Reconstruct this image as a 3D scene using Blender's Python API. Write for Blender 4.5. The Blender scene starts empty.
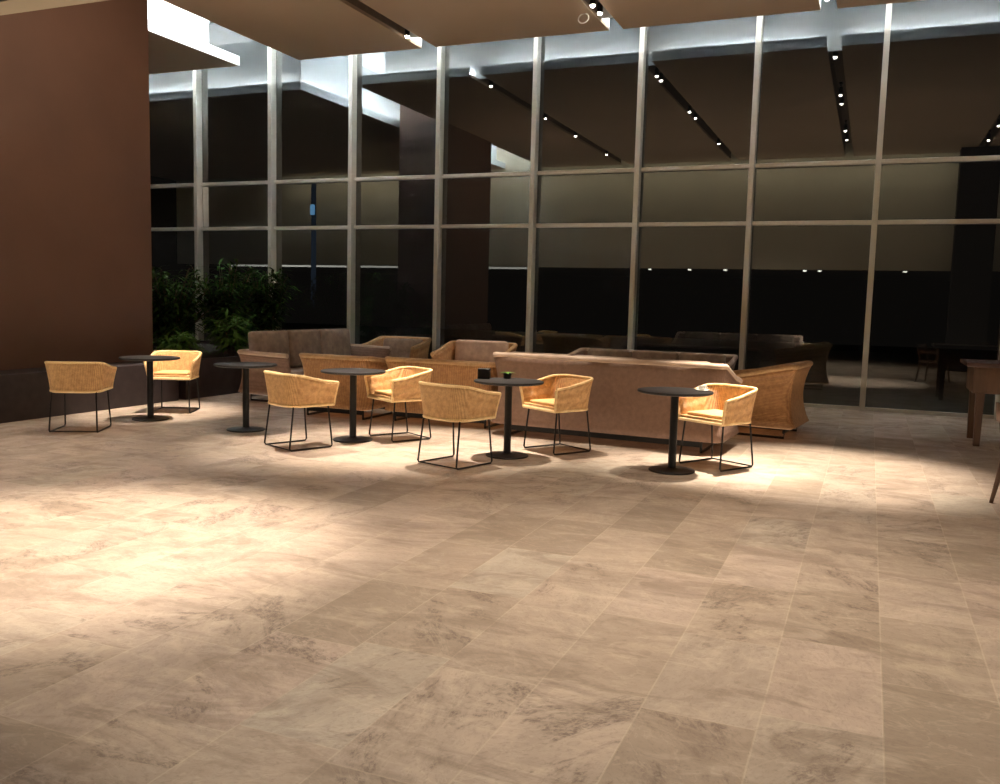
import bpy, bmesh, math, random
from mathutils import Vector, Matrix
random.seed(7)
S = bpy.context.scene
C = S.collection
PI = math.pi

# ------------------------------------------------------------------ materials
def nt(name):
    m = bpy.data.materials.new(name); m.use_nodes = True
    t = m.node_tree; b = t.nodes['Principled BSDF']
    return m, t, b

def mat(name, col, rough=.6, metal=0., var=.12, scale=8., bump=0., bscale=60., spec=.5, stretch=(1, 1, 1)):
    m, t, b = nt(name)
    N, L = t.nodes, t.links
    tc = N.new('ShaderNodeTexCoord'); mp = N.new('ShaderNodeMapping'); mp.inputs['Scale'].default_value = stretch
    L.new(tc.outputs['Object'], mp.inputs[0])
    n = N.new('ShaderNodeTexNoise'); n.inputs['Scale'].default_value = scale; n.inputs['Detail'].default_value = 4
    L.new(mp.outputs[0], n.inputs['Vector'])
    r = N.new('ShaderNodeValToRGB')
    r.color_ramp.elements[0].position = .3; r.color_ramp.elements[1].position = .7
    r.color_ramp.elements[0].color = [c * (1 - var) for c in col] + [1]
    r.color_ramp.elements[1].color = [min(1, c * (1 + var)) for c in col] + [1]
    L.new(n.outputs['Fac'], r.inputs[0]); L.new(r.outputs[0], b.inputs['Base Color'])
    b.inputs['Roughness'].default_value = rough; b.inputs['Metallic'].default_value = metal
    b.inputs['Specular IOR Level'].default_value = spec
    if bump:
        n2 = N.new('ShaderNodeTexNoise'); n2.inputs['Scale'].default_value = bscale; L.new(mp.outputs[0], n2.inputs['Vector'])
        bp = N.new('ShaderNodeBump'); bp.inputs['Strength'].default_value = bump; bp.inputs['Distance'].default_value = .01
        L.new(n2.outputs['Fac'], bp.inputs['Height']); L.new(bp.outputs[0], b.inputs['Normal'])
    return m

def emit(name, col, s):
    m = bpy.data.materials.new(name); m.use_nodes = True; t = m.node_tree; t.nodes.clear()
    e = t.nodes.new('ShaderNodeEmission'); o = t.nodes.new('ShaderNodeOutputMaterial')
    e.inputs[0].default_value = (*col, 1); e.inputs[1].default_value = s
    t.links.new(e.outputs[0], o.inputs[0]); return m

def woven(name, c1, c2, sx=70., bump=.6):
    """basket weave: horizontal strands crossing vertical stakes"""
    m, t, b = nt(name); N, L = t.nodes, t.links
    tc = N.new('ShaderNodeTexCoord')
    w1 = N.new('ShaderNodeTexWave'); w1.bands_direction = 'Z'; w1.inputs['Scale'].default_value = sx * .32; w1.inputs['Distortion'].default_value = 1.2
    w1.inputs['Detail Scale'].default_value = 2
    w2 = N.new('ShaderNodeTexWave'); w2.bands_direction = 'DIAGONAL'; w2.inputs['Scale'].default_value = sx * .22
    n = N.new('ShaderNodeTexNoise'); n.inputs['Scale'].default_value = 22; n.inputs['Detail'].default_value = 5
    for q in (w1, w2, n): L.new(tc.outputs['Object'], q.inputs['Vector'])
    mu = N.new('ShaderNodeMath'); mu.operation = 'MULTIPLY'; L.new(w1.outputs['Fac'], mu.inputs[0]); L.new(w2.outputs['Fac'], mu.inputs[1])
    w2.bands_direction = 'X'; w2.inputs['Distortion'].default_value = 2.5; n.inputs['Roughness'].default_value = .7
    mh = N.new('ShaderNodeMath'); mh.operation = 'MULTIPLY'; mh.inputs[1].default_value = .45; L.new(mu.outputs[0], mh.inputs[0])
    ad = N.new('ShaderNodeMath'); ad.operation = 'ADD'; L.new(mh.outputs[0], ad.inputs[0]); L.new(n.outputs['Fac'], ad.inputs[1])
    r = N.new('ShaderNodeValToRGB'); r.color_ramp.elements[0].position = .35; r.color_ramp.elements[1].position = 1.15
    r.color_ramp.elements[0].color = (*c1, 1); r.color_ramp.elements[1].color = (*c2, 1)
    L.new(ad.outputs[0], r.inputs[0]); L.new(r.outputs[0], b.inputs['Base Color'])
    bp = N.new('ShaderNodeBump'); bp.inputs['Strength'].default_value = bump; bp.inputs['Distance'].default_value = .01
    L.new(mu.outputs[0], bp.inputs['Height']); L.new(bp.outputs[0], b.inputs['Normal'])
    b.inputs['Roughness'].default_value = .6
    return m

def floor_mat():
    m, t, b = nt('stone_floor'); N, L = t.nodes, t.links
    def math_(op, a, c=None, clamp=False):
        n = N.new('ShaderNodeMath'); n.operation = op; n.use_clamp = clamp
        for i, v in enumerate((a, c)):
            if v is None: continue
            if isinstance(v, (int, float)): n.inputs[i].default_value = v
            else: L.new(v, n.inputs[i])
        return n.outputs[0]
    tc = N.new('ShaderNodeTexCoord'); sp = N.new('ShaderNodeSeparateXYZ'); L.new(tc.outputs['Object'], sp.inputs[0])
    W, H = .418, .84
    u = math_('DIVIDE', math_('ADD', sp.outputs[0], .70 + W * 60), W)
    row = math_('FLOOR', u)
    wn = N.new('ShaderNodeTexWhiteNoise'); wn.noise_dimensions = '1D'; L.new(row, wn.inputs['W'])
    v = math_('ADD', math_('DIVIDE', math_('ADD', sp.outputs[1], 60 * H), H), math_('MULTIPLY', wn.outputs['Value'], 3.7))
    cel = math_('FLOOR', v)
    cb = N.new('ShaderNodeCombineXYZ'); L.new(row, cb.inputs[0]); L.new(cel, cb.inputs[1])
    w2 = N.new('ShaderNodeTexWhiteNoise'); w2.noise_dimensions = '3D'; L.new(cb.outputs[0], w2.inputs['Vector'])
    # joints
    fu = math_('FRACT', u); fv = math_('FRACT', v)
    du = math_('MULTIPLY', math_('MINIMUM', fu, math_('SUBTRACT', 1, fu)), W)
    dv = math_('MULTIPLY', math_('MINIMUM', fv, math_('SUBTRACT', 1, fv)), H)
    joint = math_('LESS_THAN', math_('MINIMUM', du, dv), .0035)
    # per tile base colour
    tr = N.new('ShaderNodeValToRGB'); tr.color_ramp.interpolation = 'LINEAR'
    el = tr.color_ramp.elements
    el[0].position = 0; el[0].color = (.30, .235, .175, 1)
    el[1].position = 1; el[1].color = (.50, .44, .36, 1)
    for p, c in ((.14, (.41, .325, .25, 1)), (.35, (.46, .365, .285, 1)), (.6, (.50, .40, .32, 1)), (.82, (.50, .385, .315, 1)), (.93, (.46, .39, .315, 1))):
        e = el.new(p); e.color = c
    L.new(w2.outputs['Value'], tr.inputs[0])
    # per-tile coordinates, rotated randomly so each slab has its own veins
    off = N.new('ShaderNodeVectorMath'); off.operation = 'SCALE'; L.new(w2.outputs['Color'], off.inputs[0]); off.inputs['Scale'].default_value = 37
    ad = N.new('ShaderNodeVectorMath'); ad.operation = 'ADD'; L.new(tc.outputs['Object'], ad.inputs[0]); L.new(off.outputs[0], ad.inputs[1])
    rot = N.new('ShaderNodeVectorRotate'); rot.rotation_type = 'Z_AXIS'; L.new(ad.outputs[0], rot.inputs['Vector'])
    L.new(math_('MULTIPLY', w2.outputs['Value'], 9), rot.inputs['Angle'])
    mp = N.new('ShaderNodeMapping'); mp.inputs['Scale'].default_value = (1, 1.7, 1); L.new(rot.outputs[0], mp.inputs[0])
    def noise(sc, det, dist=0, rough=.6, vec=mp.outputs[0]):
        n = N.new('ShaderNodeTexNoise'); n.inputs['Scale'].default_value = sc; n.inputs['Detail'].default_value = det
        n.inputs['Distortion'].default_value = dist; n.inputs['Roughness'].default_value = rough; L.new(vec, n.inputs['Vector']); return n.outputs['Fac']
    def ramp(f, a, b_):
        r = N.new('ShaderNodeMapRange'); L.new(f, r.inputs[0]); r.inputs[1].default_value = a; r.inputs[2].default_value = b_; r.clamp = True
        return r.outputs[0]
    def mix(fac, a, bcol, bt='MIX'):
        x = N.new('ShaderNodeMix'); x.data_type = 'RGBA'; x.blend_type = bt
        if isinstance(fac, (int, float)): x.inputs[0].default_value = fac
        else: L.new(fac, x.inputs[0])
        L.new(a, x.inputs[6])
        if isinstance(bcol, tuple): x.inputs[7].default_value = bcol
        else: L.new(bcol, x.inputs[7])
        return x.outputs[2]
    cloud = ramp(noise(1.6, 5, .8), .38, .68)
    col = mix(math_('MULTIPLY', cloud, .62), tr.outputs[0], (.27, .21, .16, 1))
    # dark ragged patches in some slabs
    sel = math_('GREATER_THAN', math_('FRACT', math_('MULTIPLY', w2.outputs['Value'], 7.31)), .45)
    patch = math_('MULTIPLY', ramp(noise(1.5, 7, 1.4, .68), .52, .585), sel)
    fine = ramp(noise(22, 6, .5, .8), .44, .58)
    col = mix(math_('MULTIPLY', math_('MULTIPLY', patch, math_('ADD', math_('MULTIPLY', fine, .85), .15)), .85), col, (.12, .085, .065, 1))
    # thin pale veins
    vein = noise(2.4, 4, 1.2)
    vd = math_('SUBTRACT', 1, math_('MULTIPLY', math_('ABSOLUTE', math_('SUBTRACT', vein, .5)), 55), clamp=True)
    col = mix(math_('MULTIPLY', vd, .22), col, (.66, .55, .42, 1))
    # fine pitting
    pit = ramp(noise(30, 6, .6, .8), .50, .66)
    col = mix(math_('MULTIPLY', pit, .44), col, (.16, .12, .09, 1))
    # broad wear over whole floor
    broad = ramp(noise(.55, 3, .3, .5, tc.outputs['Object']), .35, .7)
    col = mix(math_('MULTIPLY', broad, .35), col, (.33, .24, .18, 1))
    col = mix(math_('MULTIPLY', joint, .36), col, (.58, .48, .36, 1))
    mp2 = N.new('ShaderNodeMapping'); mp2.inputs['Scale'].default_value = (1, 2.4, 1); mp2.inputs['Rotation'].default_value = (0, 0, -.35); L.new(tc.outputs['Object'], mp2.inputs[0])
    blot = ramp(noise(1.15, 9, 1.1, .72, mp2.outputs[0]), .50, .60)
    col = mix(math_('MULTIPLY', blot, .50), col, (.20, .145, .105, 1))
    pale = ramp(noise(3.1, 8, .9, .7, mp2.outputs[0]), .52, .66)
    col = mix(math_('MULTIPLY', pale, .30), col, (.66, .54, .42, 1))
    hs = N.new('ShaderNodeHueSaturation'); hs.inputs['Value'].default_value = .93; hs.inputs['Saturation'].default_value = .98; L.new(col, hs.inputs['Color']); col = hs.outputs[0]
    L.new(col, b.inputs['Base Color'])
    rr = N.new('ShaderNodeMapRange'); L.new(cloud, rr.inputs[0]); rr.inputs[3].default_value = .42; rr.inputs[4].default_value = .60
    L.new(rr.outputs[0], b.inputs['Roughness'])
    b.inputs['Specular IOR Level'].default_value = .32
    bp = N.new('ShaderNodeBump'); bp.inputs['Strength'].default_value = .12; bp.inputs['Distance'].default_value = .004
    L.new(math_('SUBTRACT', math_('MULTIPLY', fine, .5), joint), bp.inputs['Height']); L.new(bp.outputs[0], b.inputs['Normal'])
    return m

def glass_mat():
    m = bpy.data.materials.new('window_glass'); m.use_nodes = True; t = m.node_tree; t.nodes.clear(); N, L = t.nodes, t.links
    o = N.new('ShaderNodeOutputMaterial'); mx = N.new('ShaderNodeMixShader')
    tr = N.new('ShaderNodeBsdfTransparent'); tr.inputs[0].default_value = (.55, .6, .6, 1)
    gl = N.new('ShaderNodeBsdfGlossy'); gl.inputs['Roughness'].default_value = .004; gl.inputs[0].default_value = (.93, .98, 1, 1)
    fr = N.new('ShaderNodeFresnel'); fr.inputs[0].default_value = 1.5
    ma = N.new('ShaderNodeMath'); ma.operation = 'MULTIPLY_ADD'; ma.use_clamp = True; ma.inputs[1].default_value = 1.5; ma.inputs[2].default_value = .062
    L.new(fr.outputs[0], ma.inputs[0]); L.new(ma.outputs[0], mx.inputs[0]); L.new(tr.outputs[0], mx.inputs[1]); L.new(gl.outputs[0], mx.inputs[2])
    L.new(mx.outputs[0], o.inputs[0]); return m

M = dict(
    slot=mat('brown_slot_paint', (.16, .115, .085), .8), floor=floor_mat(), glass=glass_mat(),
    ceiling=mat('taupe_ceiling_paint', (.40, .30, .215), .8, var=.03, scale=.7),
    plaster=mat('grey_white_plaster', (.62, .65, .66), .85, var=.02),
    beige=mat('beige_bulkhead_panel', (.50, .45, .34), .8, var=.05, scale=.8),
    wall=mat('brown_leather_wall', (.118, .066, .046), .6, var=.10, scale=1.2, bump=.15, bscale=18),
    dark=mat('dark_interior_paint', (.018, .015, .014), .8),
    plinth=mat('dark_stone_plinth', (.022, .014, .014), .55, var=.3, bump=.1),
    alu=mat('brushed_aluminium', (.56, .54, .49), .42, .55, var=.04, stretch=(30, 30, 1)),
    steel=mat('black_powder_coated_steel', (.012, .012, .013), .42, .3, spec=.4),
    top=mat('black_table_laminate', (.012, .009, .008), .55, var=.2, scale=14, spec=.2),
    rope=woven('honey_rope_weave', (.46, .23, .08), (.93, .60, .27), 90, .7),
    rim=woven('pale_rope_edging', (.78, .50, .20), (1.0, .80, .45), 120, .5),
    pad=mat('honey_seat_pad', (.62, .37, .15), .8, bump=.3, bscale=90),
    wicker=woven('caramel_wicker', (.25, .115, .040), (.54, .285, .11), 60, .5),
    wrim=woven('caramel_wicker_edging', (.34, .19, .08), (.58, .37, .18), 80, .5),
    sofa=woven('brown_sofa_weave', (.145, .083, .056), (.26, .155, .108), 110, .3),
    srim=mat('light_sofa_piping', (.46, .34, .26), .75),
    cush=mat('taupe_cushion_fabric', (.27, .20, .15), .9, var=.25, scale=9, bump=.3, bscale=70),
    cushp=mat('pale_pink_cushion_fabric', (.50, .36, .28), .9, var=.2, scale=9, bump=.3, bscale=70),
    wood=mat('reddish_brown_wood', (.105, .055, .030), .6, var=.35, scale=9, stretch=(1, 1, .12)),
    darkwood=mat('dark_red_wood_top', (.050, .020, .014), .5, var=.3, scale=9, stretch=(.2, 1, 1)),
    leaf=mat('dark_green_leaf', (.026, .060, .010), .8, var=.5, scale=3, spec=.08),
    leafb=mat('bright_green_leaf', (.065, .13, .020), .7, var=.5, scale=3, spec=.1),
    stem=mat('brown_stem', (.09, .055, .03), .8),
    soil=mat('dark_planting_soil', (.03, .02, .014), .95, var=.4, scale=30, bump=.6),
    stone=mat('pale_pebble', (.36, .31, .24), .8, var=.2),
    chrome=mat('polished_chrome', (.75, .72, .68), .15, 1., var=.02),
    ceramic=mat('white_ceramic', (.85, .83, .78), .25, var=.02),
    outside=mat('dark_paving_outside', (.045, .05, .045), .9, var=.3, scale=2),
    led=emit('cool_white_led', (.90, .97, 1.0), 420), ledsoft=emit('soft_white_led', (.92, .97, 1.0), 330),
    ledlow=emit('downlight_glow', (1, .93, .8), 9),
    lamp=emit('spotlight_lens_glow', (1, .90, .76), 45),
    linear=emit('linear_light_glow', (1, .95, .82), 1.6),
    bluel=emit('blue_lamp_glow', (.25, .6, 1.0), 2.2),
    blued=emit('dim_blue_tube_glow', (.12, .20, .32), .22),
)

# ------------------------------------------------------------------ mesh helpers
class MB:
    def __init__(s): s.bm = bmesh.new()
    def box(s, a, b, bev=0.):
        c = [(a[i] + b[i]) / 2 for i in range(3)]; d = [abs(b[i] - a[i]) for i in range(3)]
        r = bmesh.ops.create_cube(s.bm, size=1, matrix=Matrix.Translation(c) @ Matrix.Diagonal((*d, 1)))
        if bev:
            es = list({e for v in r['verts'] for e in v.link_edges})
            bmesh.ops.bevel(s.bm, geom=es, offset=bev, segments=3, affect='EDGES', profile=.5)
        return s
    def tube(s, pts, r, seg=8, closed=False):
        pts = [Vector(p) for p in pts]; n = len(pts); rings = []
        rs = r if isinstance(r, (list, tuple)) else [r] * n
        up = None
        for i, p in enumerate(pts):
            a = pts[i - 1] if (i > 0 or closed) else p; b = pts[(i + 1) % n] if (i < n - 1 or closed) else p
            d = (b - a).normalized()
            if up is None:
                up = d.orthogonal().normalized()
            up = (up - d * up.dot(d)).normalized(); w = d.cross(up)
            rings.append([s.bm.verts.new(p + (up * math.cos(2 * PI * k / seg) + w * math.sin(2 * PI * k / seg)) * rs[i]) for k in range(seg)])
        for i in range(n if closed else n - 1):
            A, B = rings[i], rings[(i + 1) % n]
            for k in range(seg): s.bm.faces.new((A[k], A[(k + 1) % seg], B[(k + 1) % seg], B[k]))
        if not closed:
            s.bm.faces.new(rings[0][::-1]); s.bm.faces.new(rings[-1])
        return s
    def lathe(s, prof, c=(0, 0, 0), seg=32):
        rings = []
        for r, z in prof:
            rings.append([s.bm.verts.new((c[0] + r * math.cos(2 * PI * k / seg), c[1] + r * math.sin(2 * PI * k / seg), c[2] + z)) for k in range(seg)] if r > 1e-6 else [s.bm.verts.new((c[0], c[1], c[2] + z))])
        for A, B in zip(rings, rings[1:]):
            for k in range(seg):
                a0, a1 = A[k % len(A)], A[(k + 1) % len(A)]; b0, b1 = B[k % len(B)], B[(k + 1) % len(B)]
                f = [a0]
                for v in (a1, b1, b0):
                    if v not in f: f.append(v)
                if len(f) > 2: s.bm.faces.new(f)
        return s
    def sheet(s, grid):
        vs = [[s.bm.verts.new(p) for p in row] for row in grid]
        for i in range(len(vs) - 1):
            for j in range(len(vs[0]) - 1):
                s.bm.faces.new((vs[i][j], vs[i][j + 1], vs[i + 1][j + 1], vs[i + 1][j]))
        return s
    def build(s, name, m, parent=None, smooth=True, mods=None):
        bmesh.ops.recalc_face_normals(s.bm, faces=s.bm.faces)
        me = bpy.data.meshes.new(name); s.bm.to_mesh(me); s.bm.free()
        if smooth:
            for p in me.polygons: p.use_smooth = True
            try: me.set_sharp_from_angle(angle=math.radians(40))
            except Exception: pass
        me.materials.append(m)
        o = bpy.data.objects.new(name, me); C.objects.link(o)
        if parent: o.parent = parent
        if mods: mods(o)
        return o

def tag(o, label=None, cat=None, group=None, kind=None):
    if label: o['label'] = label
    if cat: o['category'] = cat
    if group: o['group'] = group
    if kind: o['kind'] = kind
    return o
def empty(name, loc=(0, 0, 0), rz=0):
    o = bpy.data.objects.new(name, None); o.empty_display_size = .2; o.location = loc; o.rotation_euler.z = rz; C.objects.link(o); return o
def copy_tree(o, parent=None):
    c = o.copy(); C.objects.link(c)
    if parent: c.parent = parent
    for ch in [x for x in C.objects if x.parent is o]: copy_tree(ch, c)
    return c
def struct(name, mb, m, **k):
    o = mb.build(name, m, smooth=False, **k); o['kind'] = 'structure'; return o

# ------------------------------------------------------------------ geometry constants (metres)
D = 14.375            # glass plane
H = 5.62              # underside of dropped ceiling
EDGE = 13.43          # ceiling edge near the glass
BH = 2.6              # bulkhead plane above the camera
LOW = 2.58            # low ceiling behind it
XL, XR = -24., 9.

struct('floor', MB().box((XL, -6, -.1), (XR, D + .12, 0)), M['floor'])
struct('ground', MB().box((XL - 10, D + .14, -.3), (XR + 10, D + 30, -.12)), M['outside'])

# ceiling: panels divided by narrow track slots
slots = [(-7.12, -6.86), (-3.92, -3.70), (-.90, -.68), (2.22, 2.46), (5.35, 5.58)]
RX = -9.54; LX = -10.85
xs = [RX] + [v for s_ in slots for v in s_] + [XR]
mb = MB()
for i in range(0, len(xs), 2): mb.box((xs[i], BH, H), (xs[i + 1], EDGE, H + .05))
mb.box((XL, BH, H), (LX, EDGE, H + .05))
struct('ceiling', mb, M['ceiling'])
# lips and recessed fascias of the perimeter cove and of the wide lit slot
LIP = .17
mb = MB()
for i in range(0, len(xs), 2): mb.box((xs[i], EDGE - .03, H + .003), (xs[i + 1], EDGE + .012, H + LIP))
mb.box((XL, EDGE - .03, H + .003), (LX, EDGE + .012, H + LIP))
mb.box((RX - .012, BH, H + .003), (RX + .02, EDGE + .012, H + LIP))
mb.box((LX - .02, BH, H + .003), (LX + .012, EDGE + .012, H + LIP))
struct('trim_1', mb, M['plaster'])
mb = MB()
mb.box((RX + .4, 12.98, H + .05), (XR, 13.02, 6.8)); mb.box((XL, 12.98, H + .05), (LX - .32, 13.02, 6.8))
mb.box((LX - .34, BH, H + .05), (LX - .30, 12.99, 6.8)); mb.box((RX + .38, BH, H + .05), (RX + .42, 12.99, 6.8))
struct('trim_2', mb, M['plaster'])
struct('ceiling', MB().box((XL, BH - .3, 6.8), (XR, D + .1, 6.9)), M['plaster'])
mb = MB()
for a, b in slots:
    mb.box((a - .02, BH, H + .051), (a, 12.97, 5.98)); mb.box((b, BH, H + .051), (b + .02, 12.97, 5.98)); mb.box((a - .02, BH, 5.98), (b + .02, 12.97, 6.0))
struct('trim_3', mb, M['slot'])
# bulkhead, low ceiling, rear and side walls
struct('wall_back', MB().box((XL, BH - .12, LOW), (XR, BH, 6.8)), M['beige'])
struct('ceiling', MB().box((XL, -6, LOW), (XR, BH - .13, LOW + .08)), M['dark'])
struct('wall_rear', MB().box((XL, -6.12, 0), (XR, -6.01, LOW)), M['dark'])
struct('wall_right', MB().box((XR + .01, -6, 0), (XR + .12, D, 6.8)), M['dark'])
struct('wall_far', MB().box((XL - .12, -6, 0), (XL - .01, D, 6.8)), M['dark'])
struct('wall_left', MB().box((-10.62, 7.0, .0), (-9.42, 9.76, 6.79)), M['wall'])
struct('trim_4', MB().box((-9.41, 5.6, .0), (-8.87, 9.67, .54), .01), M['plinth'])

# LED strips lying on the ledges behind the lips
def led(name, a, b, label, m='led'):
    o = MB().box(a, b).build(name, M[m], smooth=False); tag(o, label, 'led strip'); return o
PANN = ['first', 'second', 'third', 'fourth', 'fifth', 'sixth']
for i in range(0, len(xs), 2):
    led('led_strip', (xs[i] + (.45 if i == 0 else .12), 13.05, H + .12), (xs[i + 1] - .12, 13.08, H + .145), 'cool white light strip in the window cove of the %s main ceiling panel' % PANN[i // 2], 'ledsoft')
led('led_strip', (XL + .1, 13.05, H + .12), (LX - .4, 13.08, H + .145), 'cool white light strip in the window cove of the far left ceiling panel', 'ledsoft')
led('led_strip', (LX - .20, BH + .2, H + .052), (LX - .165, 12.9, H + .065), 'cool white light strip on the left ledge of the wide ceiling slot')
led('led_strip', (RX + .22, BH + .2, H + .22), (RX + .24, 12.9, H + .25), 'cool white light strip on the right ledge of the wide ceiling slot')

# ------------------------------------------------------------------ curtain wall
SP = 1.79; X0 = -12.555; Z1 = 3.664; Z2 = 2.79; ZT = 6.79
n = 1
for k in range(-6, 12):
    xa, xb = X0 + k * SP, X0 + (k + 1) * SP
    if xa > XR - .2: break
    xb = min(xb, XR)
    w = empty('window_%d' % n, ((xa + xb) / 2, D, 0)); w['kind'] = 'structure'; n += 1
    o = (xa + xb) / 2
    def part(nm, mbb, mm):
        ob = mbb.build(nm, mm, smooth=False); ob.parent = w; ob.matrix_parent_inverse = Matrix.Translation((-o, -D, 0)); return ob
    part('mullion', MB().box((xa - .040, D - .17, 0), (xa + .040, D - .004, ZT), .006), M['alu'])
    part('transom', MB().box((xa + .042, D - .075, Z1 - .032), (xb - .042, D - .005, Z1 + .032), .005), M['alu'])
    part('transom', MB().box((xa + .042, D - .075, Z2 - .032), (xb - .042, D - .005, Z2 + .032), .005), M['alu'])
    part('sill', MB().box((xa + .042, D - .10, 0.001), (xb - .042, D - .005, .05), .005), M['alu'])
    for z0, z1 in ((.05, Z2), (Z2, Z1), (Z1, ZT)):
        mb = MB(); mb.sheet([[(xa, D, z0), (xb, D, z0)], [(xa, D, z1), (xb, D, z1)]]); part('pane', mb, M['glass'])

# ------------------------------------------------------------------ woven chair
def U_path(w, d, r, nseg=8, flare=0.):
    """plan outline from front left, round the back, to front right; front is -y"""
    pts = [(-w / 2, -d / 2), (-w / 2, -d / 6), (-w / 2, d / 2 - r)]
    for i in range(1, nseg): a = PI - i * PI / 2 / nseg; pts.append((-w / 2 + r + r * math.cos(a), d / 2 - r + r * math.sin(a)))
    pts.append((-w / 2 + r, d / 2)); pts.append((0, d / 2)); pts.append((w / 2 - r, d / 2))
    for i in range(1, nseg): a = PI / 2 - i * PI / 2 / nseg; pts.append((w / 2 - r + r * math.cos(a), d / 2 - r + r * math.sin(a)))
    pts += [(w / 2, d / 2 - r), (w / 2, -d / 6), (w / 2, -d / 2)]
    return pts
def shell(w, d, r, z0, zf, zb, prof, thick, rows=8, wave=0., front=True):
    """tub shell; zf/zb rim height at front / back; prof(t) plan scale at height t"""
    P = U_path(w, d, r); grid = []; rim = []
    for j in range(rows + 1):
        t = j / rows; row = []
        for (x, y) in P:
            f = (y + d / 2) / d; f = f * f * (3 - 2 * f)
            top = zf + (zb - zf) * f
            if wave: top += wave * math.sin(x * 9.) * (1 if y > d / 4 else .3)
            s = prof(t); row.append((x * s, y * s if y > 0 else y * (1 + (s - 1) * .6), z0 + (top - z0) * t))
        grid.append(row)
    # inner skin for thickness
    rim = grid[-1]
    mb = MB(); mb.sheet(grid)
    return mb, rim, grid
def solid(th):
    def f(o):
        m = o.modifiers.new('thickness', 'SOLIDIFY'); m.thickness = th; m.offset = 0
    return f

def make_chair():
    root = empty('rope_chair')
    prof = lambda t: .90 + .14 * t ** 1.3
    mb, rim, grid = shell(.565, .53, .16, .44, .655, .745, prof, .02)
    mb.build('backrest', M['rope'], root, mods=solid(.018))
    MB().tube(rim, .014).build('rim', M['rim'], root)
    bot = grid[0]
    # seat
    mb = MB(); vs = [mb.bm.verts.new((x, y, .445)) for x, y, z in bot]; vt = [mb.bm.verts.new((x, y, .475)) for x, y, z in bot]
    mb.bm.faces.new(vs[::-1]); mb.bm.faces.new(vt)
    for i in range(len(vs)): j = (i + 1) % len(vs); mb.bm.faces.new((vs[i], vs[j], vt[j], vt[i]))
    mb.build('seat', M['rope'], root)
    MB().tube(bot + [bot[0]], .016).build('seat_edge', M['rim'], root)
    MB().box((-.205, -.21, .476), (.205, .19, .51), .014).build('seat_pad', M['pad'], root)
    # upright edges at the front of the arms
    for s in (0, -1):
        MB().tube([g[s] for g in grid], .013).build('arm_edge', M['rim'], root)
    # black wire sled legs
    for s in (-1, 1):
        x = s * .235
        MB().tube([(x * .95, -.20, .43), (x * 1.02, -.24, .03), (x * 1.02, -.225, .012), (x * 1.02, .225, .012), (x * 1.02, .24, .03), (x * .95, .19, .43)], .0085).build('leg', M['steel'], root)
    MB().tube([(-.23, -.2, .43), (.23, -.2, .43)], .007).build('crossbar', M['steel'], root)
    MB().tube([(-.23, .19, .43), (.23, .19, .43)], .007).build('crossbar', M['steel'], root)
    MB().tube([(-.24, .232, .016), (.24, .232, .016)], .007).build('crossbar', M['steel'], root)
    return root
chair0 = make_chair()
CH = [  # x, y, facing dx, dy, label
    (-7.80, 7.02, -.50, .86, 'honey rope armchair standing alone by the dark plinth of the brown wall'),
    (-8.08, 8.74, .45, -.89, 'honey rope armchair facing out behind the bistro table nearest the brown wall'),
    (-5.20, 7.32, .40, .92, 'honey rope armchair seen from behind, between second and third bistro tables from the left'),
    (-4.60, 8.32, -.50, -.86, 'honey rope armchair facing out in front of the caramel wicker loveseat'),
    (-3.44, 7.27, .30, .95, 'honey rope armchair seen from behind, beside the bistro table with the small plant'),
    (-2.86, 8.46, -.52, -.85, 'honey rope armchair before the left half of the long brown sofa back'),
    (-1.26, 8.42, -.50, -.87, 'honey rope armchair behind the rightmost bistro table by the long sofa end'),
]
for i, (x, y, dx, dy, lab) in enumerate(CH):
    c = chair0 if i == 0 else copy_tree(chair0)
    c.location = (x, y, 0); c.rotation_euler.z = math.atan2(dx, -dy)
    tag(c, lab, 'chair', 'honey rope armchairs around the bistro tables')

# ------------------------------------------------------------------ bistro tables
def make_table():
    root = empty('bistro_table')
    MB().lathe([(0, .712), (.315, .712), (.335, .718), (.34, .728), (.335, .737), (0, .737)], seg=40).build('table_top', M['top'], root)
    MB().lathe([(0, .70), (.12, .70), (.12, .711), (0, .711)]).build('mounting_plate', M['steel'], root)
    MB().lathe([(.036, .018), (.036, .70)], seg=20).build('column', M['steel'], root)
    MB().lathe([(0, 0), (.205, 0), (.21, .006), (.205, .014), (.06, .022), (.036, .034), (0, .034)], seg=40).build('base', M['steel'], root)
    return root
TB = [(-7.80, 8.03, 'black round bistro table nearest the brown wall, on a disc foot'),
      (-6.33, 7.93, 'black round bistro table without a chair behind it, second from the brown wall'),
      (-4.96, 7.95, 'black round bistro table third from the brown wall, before a single wicker armchair'),
      (-3.18, 7.90, 'black round bistro table holding a small plant and a dark box'),
      (-1.58, 7.95, 'black round bistro table with a white cup, furthest right')]
t0 = make_table()
for i, (x, y, lab) in enumerate(TB):
    t = t0 if i == 0 else copy_tree(t0)
    t.location = (x, y, 0); tag(t, lab, 'table', 'black round bistro tables in a row')
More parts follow.
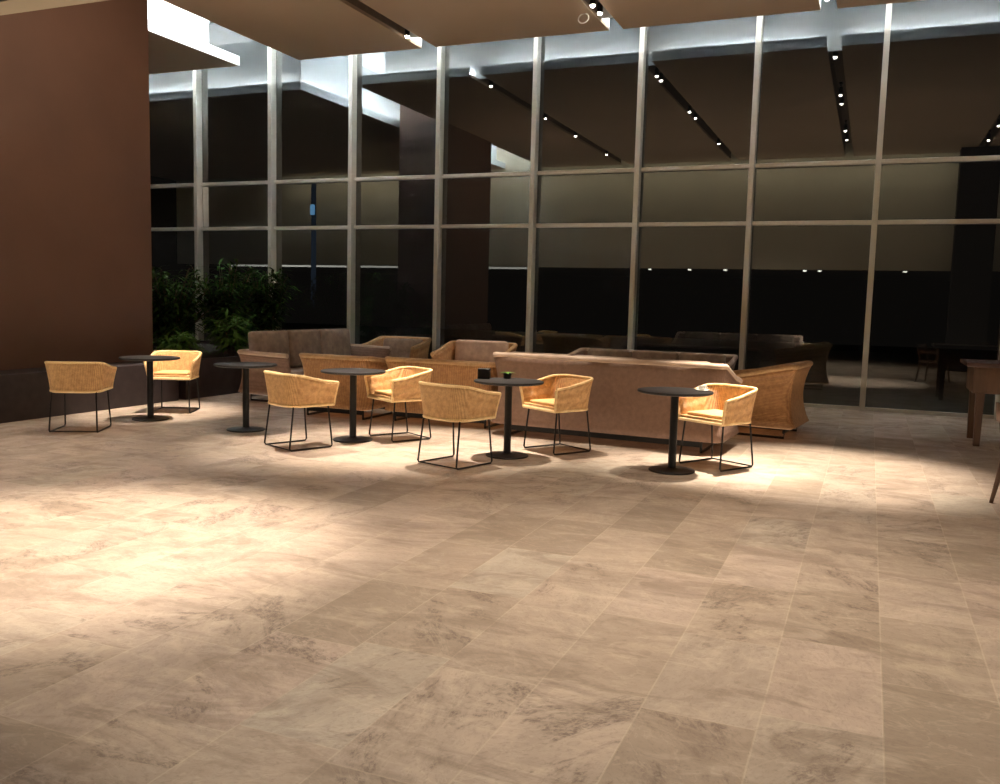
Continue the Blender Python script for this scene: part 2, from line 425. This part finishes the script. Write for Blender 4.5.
# things on the tables
k = empty('coffee_cup', (-1.36, 8.06, .7375)); tag(k, 'small white cup on a saucer on the rightmost bistro table', 'cup')
MB().lathe([(0, 0), (.03, 0), (.058, .008), (.06, .011), (.03, .005), (0, .005)], seg=24).build('saucer', M['ceramic'], k)
MB().lathe([(0, .006), (.02, .006), (.03, .02), (.034, .045), (.031, .045), (.027, .02), (0, .014)], seg=24).build('cup_bowl', M['ceramic'], k)
MB().tube([(.031, 0, .038), (.047, 0, .036), (.047, 0, .02), (.029, 0, .018)], .003, 6).build('handle', M['ceramic'], k)
mb = MB(); mb.box((-.06, -.045, 0), (.06, .045, .10), .006)
o = mb.build('napkin_box', M['steel']); o.location = (-3.46, 7.94, .7375); o.rotation_euler.z = .3
tag(o, 'small dark box near the left edge of the fourth bistro table', 'box')

def leaf_blade(mb, base, direc, length, width, droop, seg=5, fold=0.):
    d = Vector(direc).normalized(); side = d.cross(Vector((0, 0, 1)))
    if side.length < .1: side = Vector((1, 0, 0))
    side.normalize(); p = Vector(base); prev = None
    for i in range(seg + 1):
        t = i / seg; w = width * math.sin(PI * min(1, .12 + .88 * t)) if i < seg else .001
        a = mb.bm.verts.new(p - side * w / 2); b = mb.bm.verts.new(p + side * w / 2)
        if prev: mb.bm.faces.new((prev[0], prev[1], b, a))
        prev = (a, b); p = p + d * (length / seg); d = (d + Vector((0, 0, -droop / seg))).normalized()
tp = empty('tabletop_plant', (-3.28, 8.10, .7375)); tag(tp, 'tiny green plant in a low black pot on the fourth bistro table', 'plant')
MB().lathe([(0, 0), (.035, 0), (.045, .05), (.04, .05), (.036, .042), (0, .042)], seg=20).build('pot', M['steel'], tp)
mb = MB()
for i in range(16):
    a = random.random() * 2 * PI; leaf_blade(mb, (0, 0, .042), (math.cos(a), math.sin(a), .7), .10, .022, 1.4)
mb.build('foliage', M['leafb'], tp)

# ------------------------------------------------------------------ lounge seating
def seat_unit(name, w, d, h, hf, mshell, mrim, mcush, seats, cush_h, flare=.07, r=.10, base=True, back_over=.0):
    """woven tub sofa or armchair, front at -y: flared shell, piping, seat + back cushions, black sled base"""
    root = empty(name)
    prof = lambda t: 1 + flare * (2 * t - 1) ** 2 - flare * .6
    mb, rim, grid = shell(w, d, r, .13, hf, h, prof, .05, rows=10)
    mb.build('frame_shell', mshell, root, mods=solid(.055))
    MB().tube(rim, .033, 10).build('top_rail', mrim, root)
    MB().box((-w / 2 * .95, -d / 2 * .93, .13), (w / 2 * .95, d / 2 * .93, .27), .01).build('seat_base', mshell, root)
    iw = w * .95 - .10
    for i in range(seats):
        cw = iw / seats; cx = -iw / 2 + cw * (i + .5)
        MB().box((cx - cw / 2 + .005, -d / 2 * .93, .275), (cx + cw / 2 - .005, d / 2 - .20, .43), .035).build('seat_cushion', mcush, root)
        b = MB().box((-cw / 2 + .008, -.07, 0), (cw / 2 - .008, .07, cush_h - .435), .05)
        b = b.build('back_cushion', mcush, root); b.location = (cx, d / 2 - .16 + .0, .435); b.rotation_euler = (-.10, 0, random.uniform(-.03, .03))
    for s in (-1, 1):
        x = s * (w / 2 * .86); y = d / 2 * .84
        MB().tube([(x, -y, .125), (x, -y, .014), (x, y, .014), (x, y, .125)], .014, 8).build('sled_leg', M['steel'], root)
    MB().box((-w / 2 * .86, d / 2 * .84 - .02, .06), (w / 2 * .86, d / 2 * .84 + .0, .128)).build('base_bar', M['steel'], root)
    MB().box((-w / 2 * .86, -d / 2 * .84, .06), (w / 2 * .86, -d / 2 * .84 + .02, .128)).build('base_bar', M['steel'], root)
    return root
def put(o, x, y, dx, dy, lab, cat, group=None):
    o.location = (x, y, 0); o.rotation_euler.z = math.atan2(dx, -dy); tag(o, lab, cat, group); return o
put(seat_unit('sofa', 2.52, .86, .90, .70, M['sofa'], M['srim'], M['cush'], 3, .94, .05), -2.57, 9.48, .06, 1, 'long brown woven sofa seen from behind with light piping along its back', 'sofa')
put(seat_unit('sofa', 2.62, .86, .70, .68, M['sofa'], M['srim'], M['cush'], 3, .99, .05), -7.66, 11.32, 1, -.03, 'brown sofa by the planter at left, turned sideways, with plump taupe back cushions', 'sofa')
put(seat_unit('sofa', 2.3, .86, .78, .70, M['sofa'], M['srim'], M['cush'], 3, .82, .05), -2.92, 12.75, .0, -1, 'brown sofa against the window, mostly hidden behind the long sofa', 'sofa')
A = seat_unit('wicker_armchair', .94, .84, .76, .68, M['wicker'], M['wrim'], M['cush'], 1, .74, .10)
put(A, -6.08, 9.68, 0, 1, 'caramel wicker lounge armchair seen from behind the third bistro table', 'armchair', 'caramel wicker lounge chairs')
G = 'caramel wicker lounge chairs'
put(seat_unit('wicker_loveseat', 1.40, .84, .76, .68, M['wicker'], M['wrim'], M['cush'], 2, .76, .08), -4.70, 9.82, 0, 1, 'wide caramel wicker loveseat seen from behind, behind the middle rope chairs', 'loveseat', G)
put(seat_unit('wicker_armchair', 1.0, .84, .84, .70, M['wicker'], M['wrim'], M['cushp'], 1, .90, .10), -5.38, 12.0, .1, -1, 'wicker lounge armchair by the window with a pale pink back cushion, facing the camera', 'armchair', G)
put(seat_unit('wicker_armchair', .9, .84, .80, .68, M['wicker'], M['wrim'], M['cush'], 1, .80, .10), -7.48, 13.38, .1, -1, 'wicker lounge armchair in the far left corner behind the left sofa', 'armchair', G)
put(seat_unit('wicker_armchair', .86, .92, .84, .66, M['wicker'], M['wrim'], M['cush'], 1, .84, .17, r=.05), -1.17, 11.00, -1, .12, 'caramel wicker lounge armchair with flared side at the right end of the long sofa', 'armchair', G)

# ------------------------------------------------------------------ wooden table and chair at the right edge
t = empty('wooden_table', (1.66, 11.6, 0)); tag(t, 'dark red wooden table with thick legs at the right edge near the window', 'table')
MB().box((-.62, -.45, .90), (.75, .45, .945), .008).build('table_top', M['darkwood'], t)
MB().box((-.54, -.38, .60), (.65, .38, .899), .004).build('apron', M['wood'], t)
for sx in (-.50, .60):
    for sy in (-.36, .32):
        MB().tube([(sx + .04, sy + .02, .60), (sx + .04, sy + .02, .0)], [.062, .045], 4).build('leg', M['wood'], t)
t = empty('wooden_chair', (1.32, 7.78, 0), 2.0); tag(t, 'reddish wooden chair with tapered splayed legs cut off by the right picture edge', 'chair')
MB().box((-.24, -.24, .43), (.24, .24, .47), .015).build('seat', M['wood'], t)
for sx in (-1, 1):
    MB().tube([(sx * .20, -.20, .43), (sx * .25, -.25, 0)], [.026, .014], 8).build('leg', M['wood'], t)
    MB().tube([(sx * .20, .20, .43), (sx * .25, .26, 0)], [.026, .014], 8).build('leg', M['wood'], t)
    MB().tube([(sx * .21, .21, .46), (sx * .22, .25, .66), (sx * .22, .29, .80)], [.022, .018, .014], 8).build('back_post', M['wood'], t)
    MB().tube([(sx * .225, -.19, .46), (sx * .245, -.20, .64), (sx * .235, .24, .66)], [.018, .018, .016], 8).build('armrest', M['wood'], t)
mb = MB(); mb.sheet([[(-.23 + .46 * i / 8, .27 + .05 * math.sin(PI * i / 8) + .02 * j, .66 + .15 * j) for i in range(9)] for j in range(2)])
mb.build('backrest', M['wood'], t, mods=solid(.02))

# ------------------------------------------------------------------ planter and plants
pl = empty('planter', (-10.2, 12.0, 0)); tag(pl, 'long dark stone planter along the far left, full of shrubs', 'planter')
mb = MB(); x0, x1, y0, y1 = -2.2, 1.35, -2.22, 2.1
for a, b in (((x0, y0, 0), (x1, y0 + .06, .56)), ((x0, y1 - .06, 0), (x1, y1, .56)), ((x0, y0 + .06, 0), (x0 + .06, y1 - .06, .56)), ((x1 - .06, y0 + .06, 0), (x1, y1 - .06, .56))): mb.box(a, b)
mb.build('planter_box', M['plinth'], pl, smooth=False)
MB().box((x0 + .06, y0 + .06, 0), (x1 - .06, y1 - .06, .50)).build('soil', M['soil'], pl, smooth=False)
def shrub(x, y, h, spread, n, big, label, m):
    r = empty('planter_shrub', (x, y, .501)); tag(r, label, 'plant', 'shrubs in the dark planter')
    mb = MB(); st = MB()
    for i in range(n):
        a = random.random() * 2 * PI; u = random.random()
        tip = Vector((math.cos(a) * spread * (.25 + .6 * u), math.sin(a) * spread * (.25 + .6 * u), h * (.45 + .5 * random.random())))
        st.tube([(tip.x * .05, tip.y * .05, 0), (tip.x * .45, tip.y * .45, tip.z * .6), tip], [.010, .007, .003], 5)
        for j in range(big):
            t = .25 + .75 * j / big
            p = Vector((tip.x * (.05 + .95 * t ** 1.2), tip.y * (.05 + .95 * t ** 1.2), tip.z * t ** .8))
            b = random.random() * 2 * PI
            leaf_blade(mb, p, (math.cos(b) + math.cos(a) * .5, math.sin(b) + math.sin(a) * .5, random.uniform(.0, .8)), random.uniform(.18, .34), random.uniform(.03, .06), 1.1, 4)
    mb.build('foliage', m, r); st.build('stem', M['stem'], r)
SH = [(-10.15, 10.9, 1.50, .75, 60, 26, 'tall feathery dark green shrub next to the brown wall', M['leaf']),
      (-10.0, 12.0, 1.65, .70, 64, 26, 'tallest feathery dark green shrub in the middle of the planter', M['leaf']),
      (-10.15, 13.25, 1.60, .60, 56, 26, 'bushy dark green shrub at the window end of the planter', M['leaf']),
      (-11.3, 12.2, 1.35, .60, 40, 20, 'dark green shrub at the back of the planter behind the tallest one', M['leaf']),
      (-9.30, 11.3, .70, .40, 36, 18, 'low brighter green bush at the front edge of the planter near the left sofa', M['leafb']),
      (-9.45, 10.25, .45, .38, 30, 16, 'lowest bright green bush at the planter corner behind the lit rope chair', M['leafb'])]
for a in SH: shrub(*a)
for i, (x, y, s) in enumerate(((-9.75, 10.0, .085), (-9.95, 10.25, .07), (-9.58, 9.95, .06))):
    mb = MB(); bmesh.ops.create_icosphere(mb.bm, subdivisions=3, radius=s)
    for v in mb.bm.verts: v.co += v.normal * random.uniform(-.006, .006); v.co.z *= .6
    o = mb.build('pebble', M['stone']); o.location = (x, y, .50 + s * .6)
    tag(o, ('largest pale stone lying at the near corner of the planter', 'middle sized pale stone lying behind the largest in the planter', 'smallest pale stone lying right of the largest in the planter')[i], 'stone', 'pale stones in the planter')

# ------------------------------------------------------------------ track spotlights and other lights
def add_light(kind, name, loc, energy, col, **k):
    l = bpy.data.lights.new(name, kind); l.energy = energy; l.color = col
    for a, v in k.items(): setattr(l, a, v)
    o = bpy.data.objects.new(name, l); C.objects.link(o); o.location = loc; return o
def aim(o, tgt):
    d = Vector(tgt) - o.location; o.rotation_euler = d.to_track_quat('-Z', 'Y').to_euler()
def make_spot():
    r = empty('track_spotlight')
    MB().box((-.03, -.07, .0), (.03, .07, .035), .004).build('track_adapter', M['steel'], r)
    MB().tube([(0, 0, .0), (0, 0, -.05)], .010, 8).build('stem', M['steel'], r)
    MB().lathe([(0, -.05), (.035, -.05), (.042, -.065), (.042, -.19), (.036, -.19), (.034, -.175)], seg=20).build('lamp_head', M['steel'], r)
    hd = r.children[-1] if False else [c for c in C.objects if c.parent is r][-1]
    MB().lathe([(.034, -.180), (.030, -.205), (.016, -.218), (0, -.222)], seg=16).build('lens', M['lamp'], hd)
    return r
sp0 = make_spot(); first = True
WARM = (1., .865, .71)
FX = {0: [12.7, 9.6, 7.4, 4.6], 1: [12.55, 12.2, 9.4, 8.73, 5.5], 2: [12.9, 10.13, 9.35, 6.44, 5.24], 3: [12.4, 8.45, 6.2, 4.4]}
names = ['leftmost', 'second', 'third', 'rightmost']
for s_, ys in FX.items():
    x = sum(slots[s_]) / 2
    for j, y in enumerate(ys):
        o = sp0 if first else copy_tree(sp0); first = False
        o.location = (x, y, 5.79)
        pos = ['nearest the window', 'second from the window', 'third from the window', 'fourth from the window', 'fifth from the window'][j]
        tag(o, 'black track spotlight in the %s ceiling slot, %s' % (names[s_], pos), 'spotlight', 'track spotlights in the ceiling slots')
rg = MB().tube([(.075 * math.cos(2 * PI * i / 24), .028 * math.sin(2 * PI * i / 24), .075 * math.sin(2 * PI * i / 24)) for i in range(24)], .009, 8, True).build('trim_ring', M['ceramic'])  # white material paints in the bright reflection on the chrome
rg.location = (-4.05, 12.55, 5.55); tag(rg, 'small chrome ring hanging under the second ceiling slot beside its first spotlight', 'ring')

# real beams: (x, y source), floor target, energy, cone degrees, softness
BEAMS = [
    ((-4.0, 5.2), (-4.30, 3.85, 0), 3900, 40, .9),
    ((-7.0, 4.6), (-6.4, 4.6, 0), 700, 50, 1.),
    ((-.8, 9.35), (-.35, 8.70, 0), 4300, 36, .9),
    ((-.8, 9.35), (-1.3, 8.4, .5), 2600, 24, .8),
    ((-3.8, 8.73), (-4.1, 8.0, .3), 3800, 34, .9),
    ((-3.8, 8.9), (-2.9, 8.5, .5), 1500, 24, .9),
    ((-7.0, 8.0), (-5.2, 7.6, .4), 2600, 32, .9),
    ((-7.0, 8.4), (-8.2, 8.6, .3), 3400, 26, .9),
    ((-7.0, 8.0), (-7.7, 7.0, .3), 500, 34, .9),
    ((-3.8, 12.3), (-4.8, 11.2, .5), 520, 50, 1.),
    ((-.8, 5.24), (-.6, 4.2, 0), 800, 62, 1.),
    ((-3.8, 5.5), (-2.2, 3.4, 0), 760, 60, 1.),
    ((2.35, 6.2), (1.2, 5.4, 0), 520, 60, 1.),
    ((-.8, 6.44), (-1.6, 6.4, 0), 520, 60, 1.),
]
for i, ((x, y), tg, e, cone, soft) in enumerate(BEAMS):
    o = add_light('SPOT', 'spot_beam', (x, y, 5.50), e, WARM, spot_size=math.radians(cone), spot_blend=soft, shadow_soft_size=.06); aim(o, tg)

# lights under the low ceiling behind the camera, seen only mirrored in the glass
def downlight(x, y, label):
    r = empty('downlight', (x, y, LOW)); tag(r, label, 'downlight', 'small downlights under the low ceiling')
    MB().lathe([(.0, -.035), (.05, -.035), (.05, -.001), (.0, -.001)], seg=16).build('lens', M['ledlow'], r)
for i, rx in enumerate((-.234, -.189, -.15, -.067, -.052, .03)):
    downlight(rx * 26.6, 2.15, 'small warm downlight under the low ceiling edge, %s in the mirrored row' % ['first', 'second', 'third', 'fourth', 'fifth', 'sixth'][i])
o = MB().box((-21.7, 2.30, LOW - .06), (-10.0, 2.36, LOW - .001)).build('linear_light', M['linear'], smooth=False); tag(o, 'long thin warm linear light under the bulkhead, mirrored left in the glass', 'linear light')
bp = empty('blue_lit_post', (-17.75, 2.9, 0)); tag(bp, 'tall slim post with a blue lamp, mirrored in the left window bays', 'post')
MB().box((-.07, -.05, 0), (.07, .06, 5.5), .01).build('post', M['blued'], bp, smooth=False)
MB().box((-.09, .065, 4.25), (.09, .09, 4.6), .02).build('lamp', M['bluel'], bp, smooth=False)
o = MB().box((1.85, 3.0, 0), (2.75, 3.45, H - .01), .01).build('column', M['dark'], smooth=False); tag(o, 'dark square column to the right behind the camera, mirrored at right in the glass', 'column')
struct_glow = add_light('AREA', 'bulkhead_wash', (-7, 3.3, 5.5), 190, (1, .88, .66), shape='RECTANGLE', size=24, size_y=.2)
aim(struct_glow, (-7, 2.6, 4.6))
ub = add_light('AREA', 'floor_bounce_fill', (-2.5, 7.5, .03), 230, (1, .80, .60), shape='RECTANGLE', size=12, size_y=8, spread=math.radians(130)); ub.rotation_euler = (PI, 0, 0)  # added upward fill lamp, imitates floor bounce to brighten the ceiling
wl = add_light('AREA', 'wall_wash', (-7.0, 8.0, 5.0), 35, (1, .7, .5), shape='RECTANGLE', size=3, size_y=.2); aim(wl, (-9.4, 8, 3.6))

# ------------------------------------------------------------------ world, camera, view
w = bpy.data.worlds.new('night'); S.world = w; w.use_nodes = True
w.node_tree.nodes['Background'].inputs[0].default_value = (.016, .013, .011, 1); w.node_tree.nodes['Background'].inputs[1].default_value = .35
f, yaw, p, r = 884.95, -.39252, .10253, .02532
cy, sy = math.cos(yaw), math.sin(yaw)
F = Vector((sy * math.cos(p), cy * math.cos(p), -math.sin(p))); Rt = Vector((cy, -sy, 0)); U = Rt.cross(F)
a, b = math.cos(r), math.sin(r)
X = Rt * a + U * b; Y = -Rt * b + U * a; Z = -F
cam = bpy.data.cameras.new('camera'); co = bpy.data.objects.new('camera', cam); C.objects.link(co)
cam.sensor_fit = 'HORIZONTAL'; cam.sensor_width = 36; cam.lens = f * 36 / 1000; cam.clip_start = .05; cam.clip_end = 200
co.matrix_world = Matrix(((X.x, Y.x, Z.x, 0), (X.y, Y.y, Z.y, 0), (X.z, Y.z, Z.z, 1.5), (0, 0, 0, 1)))
S.camera = co
S.view_settings.view_transform = 'Standard'; S.view_settings.look = 'None'; S.view_settings.exposure = 0; S.view_settings.gamma = 1
S.cycles.max_bounces = 10; S.cycles.sample_clamp_indirect = 60
